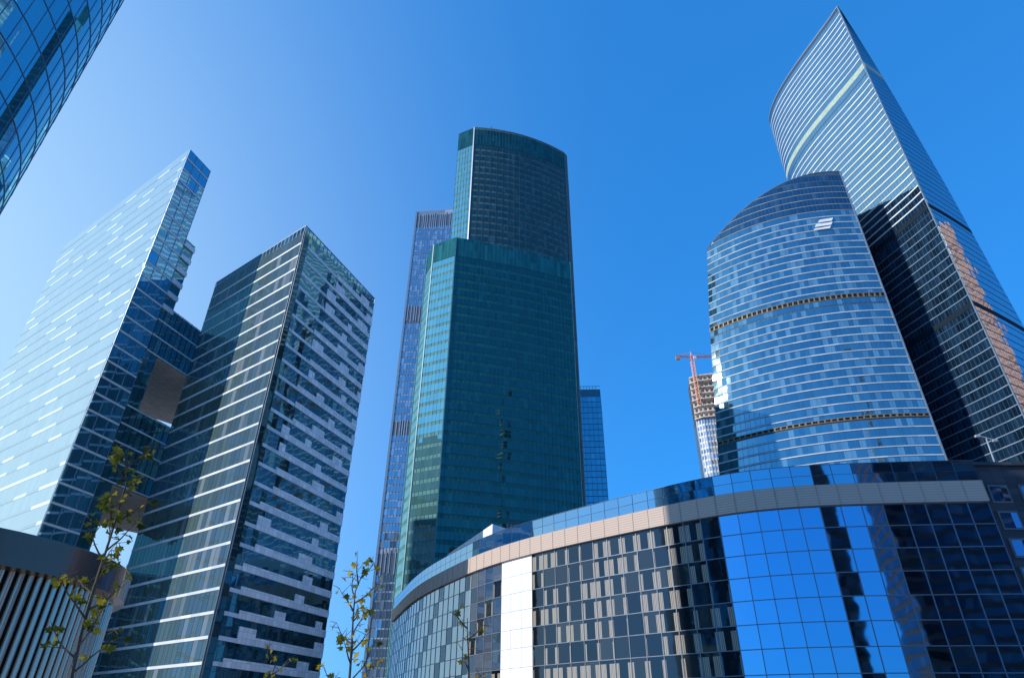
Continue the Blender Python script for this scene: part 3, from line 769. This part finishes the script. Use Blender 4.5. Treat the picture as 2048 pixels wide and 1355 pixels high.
    for i in range(nc):
        for z in (ZT+.06, ZT+1.52):
            band(b, slice_cols(c, i*pw+.05, (i+1)*pw-.05), z, z+1.4, 0, .1)
    o = b.build('roof_window', g_top, t); o['kind'] = 'stuff'
    b = MB(); band(b, c, ZR-.02, ZR+.18, -.3, .15); b.build('coping', frame, t)
    # white rooftop room and rail
    A, B, C1 = at_z(895, 1108, 37.2), at_z(985, 1047, 37.2), at_z(1012, 1056, 37.2)
    b = MB(); cc = vcols([A, B, C1, (C1[0]+2, C1[1]+20)], 37.2); band(b, cc, 33, 37.2, 0, 0, ret=False)
    b.poly([(*p, 37.2) for p in (A, B, C1, (C1[0]+2, C1[1]+22))]); b.build('rooftop_room', plain('white render', (.8, .8, .8), .6), t)
    b = MB(); pr = [at_z(px, 1046, 37.0) for px in (1016, 1024, 1032, 1040)]
    for p in pr: b.tube((*p, 33.5), (*p, 37.0), .1, n=4)
    for z in (36.2, 37.0): b.tube((*pr[0], z), (*pr[-1], z), .1, n=4)
    b.build('roof_rail', M_dmetal, t)
    return key[-1], ZR
hend, hz = hotel()

def stone_wing():
    x, y = hend; H = 34.9
    t = thing('stone_building', 'dark stone building with square windows at the right end of the curved glass building', 'building', (x+25, y+3, 0))
    a, b_ = (x+.4, y+2.2), (x+60, y+1.0)
    c = vcols([a, b_], H)
    st = panelled('dark granite', (.04, .045, .06), (.055, .06, .075), .4, 1.6, .8, .6, .03)
    body(t, c, [(x+60, y+40), (x+2, y+40)], 0, [0, H], st, M_roof)
    gm_ = glass('stone building window', (.01, .02, .03), (.1, .1, .1), .3, (.4, .6, 1), .4, 3.6, 3.5, .04, .04)
    fr = plain('grey window frame', (.12, .13, .15), .5)
    for r in range(2, 9):
        for i in range(6):
            u = 2.2+i*4.2; z = r*3.6+.6
            if z+2 > H-1.5: continue
            f_ = MB(); band(f_, slice_cols(c, u-.25, u+2.45), z-.25, z+2.25, 0, .12); o = f_.build('window', fr, t)
            p_ = MB(); band(p_, slice_cols(c, u, u+2.2), z, z+2, .1, .16); p_.build('pane', gm_, o)
    b = MB(); band(b, c, H-.5, H+.3, 0, .35); b.build('coping', st, t)
    # flood light pole on the roof
    q = at_d(1988, 922, math.hypot(x+2, y+4)); d = math.hypot(x+2, y+4)
    base = Vector((q.x, q.y, H-.5)); top = at_d(1972, 876, d)
    pole = MB(); pole.tube(base, top, .11, .08); pole.tube(top+Vector((-1.1, 0, .45)), top+Vector((1.1, 0, -.25)), .09)
    o = pole.build('lamp_pole', M_lmetal, t)
    for s in (-1, 1):
        h = MB(); h.box(top+Vector((s*1.1, 0, -s*.33)), (.6, .4, .3)); h.build('lamp_head', M_lmetal, o)
stone_wing()

# ================================================================== towers the photo shows only as reflections
def plain_tower(label, cx, cy, sx, sy, H, wallm, gm_, fh):
    t = thing('reflected_tower', label, 'tower', (cx, cy, 0))
    p = [(cx-sx/2, cy-sy/2), (cx+sx/2, cy-sy/2), (cx+sx/2, cy+sy/2), (cx-sx/2, cy+sy/2), (cx-sx/2, cy-sy/2)]
    c = vcols(p, H)
    b = MB(); band(b, c, 0, H, 0, 0, ret=False); b.build('facade', wallm, t)
    r = MB(); r.poly([(*q, H) for q in p[:4]]); r.build('roof', M_roof, t)
    for k in range(int(H/fh)):
        b = MB(); band(b, c, k*fh+1.2, k*fh+fh-.2, 0, .1); b.build('window_band', gm_, t)
G_bk = glass('dark office glass', (.01, .012, .015), (.05, .045, .04), .2, (.5, .6, .7), .05, 2, 4, .04, .02)
plain_tower('broad dark office tower seen only as dark panes mirrored in the curved building', 122, -70, 60, 40, 115, plain('dark brown cladding', (.06, .045, .04), .7, spec=.1), G_bk, 4.0)
plain_tower('slim dark tower seen only as a wavering stripe mirrored in the curved building', 64, -105, 8, 9, 120, plain('grey brown cladding', (.06, .05, .045), .7, spec=.1), G_bk, 4.0)
plain_tower('slim pale tower seen only as a faint wavering streak low in the green tower', 178, -68, 8, 8, 285, plain('pale stone cladding', (.75, .72, .66), .7, spec=.1), G_bk, 4.0)
plain_tower('copper tower seen only as an orange reflection in the tallest curved tower', 415, 247, 50, 24, 335, plain('copper cladding', (.80, .42, .31), .6, spec=.1), glass('copper glass', (.66, .33, .24), (.4, .2, .14), .2, (1, .6, .4), .05, 8, 4.2, .05, .02, var=(.8, 1.1)), 4.2)

# ================================================================== ventilation drum, lower left
def drum():
    d, Rr = 11.0, 2.35; az = R(-41.7); cx, cy = d*math.sin(az), d*math.cos(az)
    H = 3.47
    t = thing('ventilation_drum', 'brushed steel ventilation drum with vertical slats at the lower left', 'ventilation shaft', (cx, cy, 0.12))
    def steel(name, c, rg, mt=1.0, coat=0.0):
        st, nt_, N_, L_, out_ = new_mat(name)
        b = N_.new('ShaderNodeBsdfPrincipled'); b.inputs['Metallic'].default_value = mt; b.inputs['Base Color'].default_value = (*c, 1)
        b.inputs['Coat Weight'].default_value = coat; b.inputs['Coat Roughness'].default_value = .05
        tc = N_.new('ShaderNodeTexCoord'); mp = N_.new('ShaderNodeMapping'); mp.inputs['Scale'].default_value = (6, 6, .6)
        nz = N_.new('ShaderNodeTexNoise'); nz.inputs['Scale'].default_value = 3; nz.inputs['Detail'].default_value = 6
        L_.new(tc.outputs['Object'], mp.inputs[0]); L_.new(mp.outputs[0], nz.inputs['Vector'])
        mr = N_.new('ShaderNodeMapRange'); mr.inputs[3].default_value = rg-.06; mr.inputs[4].default_value = rg+.08; L_.new(nz.outputs['Fac'], mr.inputs[0]); L_.new(mr.outputs[0], b.inputs['Roughness'])
        L_.new(b.outputs[0], out_.inputs[0]); return st
    st_rim = steel('dark brushed steel', (.13, .085, .06), .25, .55, .25)
    st_slat = steel('bright brushed steel', (.60, .50, .40), .26, .75)
    def lathe(prof, n=120):
        m = MB()
        for i in range(n):
            a0, a1 = 2*math.pi*i/n, 2*math.pi*(i+1)/n
            for (r0, z0), (r1, z1) in zip(prof, prof[1:]):
                P = lambda a, r, z: (cx+r*math.cos(a), cy+r*math.sin(a), z)
                m.poly([P(a0, r0, z0), P(a1, r0, z0), P(a1, r1, z1), P(a0, r1, z1)])
        return m
    def weld(o):
        import bmesh
        bm = bmesh.new(); bm.from_mesh(o.data); bmesh.ops.remove_doubles(bm, verts=bm.verts, dist=1e-4); bm.to_mesh(o.data); bm.free()
        o.data.polygons.foreach_set('use_smooth', [True]*len(o.data.polygons))
        try: o.data.set_sharp_from_angle(angle=R(30))
        except Exception: pass
    o = lathe([(Rr-.12, H-.38), (Rr, H-.36), (Rr, H-.015), (Rr-.015, H), (Rr-.10, H), (Rr-.11, H-.02), (Rr-.11, H-.25), (0.01, H-.2)]).build('rim', st_rim, t); weld(o)
    o = lathe([(Rr-.26, .1), (Rr-.26, H-.3)]).build('core', plain('dark steel core', (.03, .027, .024), .6, .2, .2, spec=.1), t); weld(o)
    # half-round vertical slats
    m = MB(); n = 132
    for i in range(n):
        a = 2*math.pi*i/n; ca, sa = math.cos(a), math.sin(a); z0, z1 = .3, H-.36
        pr = []
        for j in range(7):
            b_ = -math.pi/2+math.pi*j/6; rr = Rr-.15+.036*math.cos(b_); tt = .032*math.sin(b_)
            pr.append((cx+rr*ca-tt*sa, cy+rr*sa+tt*ca))
        for p, q in zip(pr, pr[1:]): m.poly([(*p, z0), (*q, z0), (*q, z1), (*p, z1)])
    o = m.build('slats', st_slat, t); weld(o)
    o = lathe([(Rr-.02, .1), (Rr-.02, .34), (Rr-.3, .34)]).build('base_ring', st_rim, t); weld(o)
drum()

# ================================================================== young maples
leafm, nt_, N_, L_, out_ = new_mat('maple leaves')
uv = N_.new('ShaderNodeUVMap'); uv.uv_map = 'UVMap'; sx = N_.new('ShaderNodeSeparateXYZ'); L_.new(uv.outputs[0], sx.inputs[0])
rp = N_.new('ShaderNodeValToRGB'); rp.color_ramp.elements[0].color = (.03, .045, .012, 1); rp.color_ramp.elements[1].color = (.50, .36, .03, 1)
e = rp.color_ramp.elements.new(.55); e.color = (.12, .14, .022, 1)
L_.new(sx.outputs[0], rp.inputs[0])
d_ = N_.new('ShaderNodeBsdfDiffuse'); tr = N_.new('ShaderNodeBsdfTranslucent'); L_.new(rp.outputs[0], d_.inputs[0]); L_.new(rp.outputs[0], tr.inputs[0])
ms = N_.new('ShaderNodeMixShader'); ms.inputs[0].default_value = .4; L_.new(d_.outputs[0], ms.inputs[1]); L_.new(tr.outputs[0], ms.inputs[2]); L_.new(ms.outputs[0], out_.inputs[0])
barkm = plain('young bark', (.07, .055, .045), .9, 0, .3, 8)
LEAF = [(0, 0), (.16, .10), (.48, .06), (.36, .28), (.52, .55), (.24, .56), (.16, .72), (0, 1.05), (-.16, .72), (-.24, .56), (-.52, .55), (-.36, .28), (-.48, .06), (-.16, .10)]
def sapling(label, base, top, spread, nbr, leaves_per, size, yellow, seed, start=.35):
    rnd = random.Random(seed)
    t = thing('young_maple_tree', label, 'tree', (base[0], base[1], .12))
    wood = MB(); lf = MB()
    base, top = Vector(base), Vector(top)
    n = 14; spine = []
    for i in range(n+1):
        k = i/n; p = base.lerp(top, k)
        if 0 < i < n: p += Vector((math.sin(k*7+seed)*.05, math.cos(k*5+seed)*.05, 0))
        spine.append(p)
    for i in range(n): wood.tube(spine[i], spine[i+1], .03*(1-.85*i/n), .03*(1-.85*(i+1)/n))
    def leaf(p):
        s = size*rnd.uniform(.6, 1.15); ya = min(.98, max(.02, rnd.gauss(yellow, .22)))
        ax = Vector((rnd.uniform(-1, 1), rnd.uniform(-1, 1), rnd.uniform(-.9, .3))).normalized()
        side = ax.cross(Vector((rnd.uniform(-1, 1), rnd.uniform(-1, 1), rnd.uniform(-1, 1)))).normalized(); nn = ax.cross(side)
        b = p+ax*size*.35
        wood.tube(p, b, .0025, n=3)
        lf.poly([b+side*(x*s)+ax*(y*s)+nn*(abs(x)*s*.35) for x, y in LEAF], [(ya, 0)]*len(LEAF))
    for b in range(nbr):
        k = start+(1-start)*(b+rnd.random()*.6)/nbr; k = min(k, .99)
        p = spine[int(k*n)].lerp(spine[min(n, int(k*n)+1)], k*n-int(k*n))
        a = b*2.4+seed; ln = spread*(1.15-k*.6)*rnd.uniform(.6, 1.1)
        q = p
        dr = Vector((math.cos(a), math.sin(a), rnd.uniform(.5, 1.2))).normalized()
        for j in range(5):
            q2 = q+dr*ln/5; wood.tube(q, q2, .010*(1-j*.17), .010*(1-(j+1)*.17), 5); q = q2
            dr = (dr+Vector((rnd.uniform(-.2, .2), rnd.uniform(-.2, .2), rnd.uniform(-.05, .25)))).normalized()
            if j >= 1:
                tw = q+Vector((rnd.uniform(-.12, .12), rnd.uniform(-.12, .12), rnd.uniform(-.02, .12)))
                wood.tube(q, tw, .004, .002, 3)
                for _ in range(leaves_per):
                    if rnd.random() < .7: leaf(tw.lerp(q, rnd.random()))
        leaf(q)
    wood.build('trunk', barkm, t); lf.build('crown', leafm, t)
b = at_d(195, 1355, 7.0); tp = at_d(250, 905, 7.0)
sapling('young maple with olive leaves in front of the steel drum', (b.x+.12, b.y, .12), tp, .5, 20, 3, .075, .48, 1, .5)
tp = at_d(728, 1140, 7.2)
sapling('young maple with the yellowest leaves, standing between the left office tower and the curved building', (tp.x-.15, tp.y, .12), tp, .6, 18, 2, .08, .74, 4, .45)
tp = at_d(935, 1235, 7.5)
sapling('small bare looking maple in front of the bright white windows', (tp.x-.05, tp.y, .12), tp, .45, 9, 1, .07, .45, 9, .5)
tp = at_d(555, 1315, 9.0)
sapling('low maple top at the foot of the dark office tower with white bands', (tp.x, tp.y, .12), tp, .4, 8, 2, .08, .6, 12, .6)
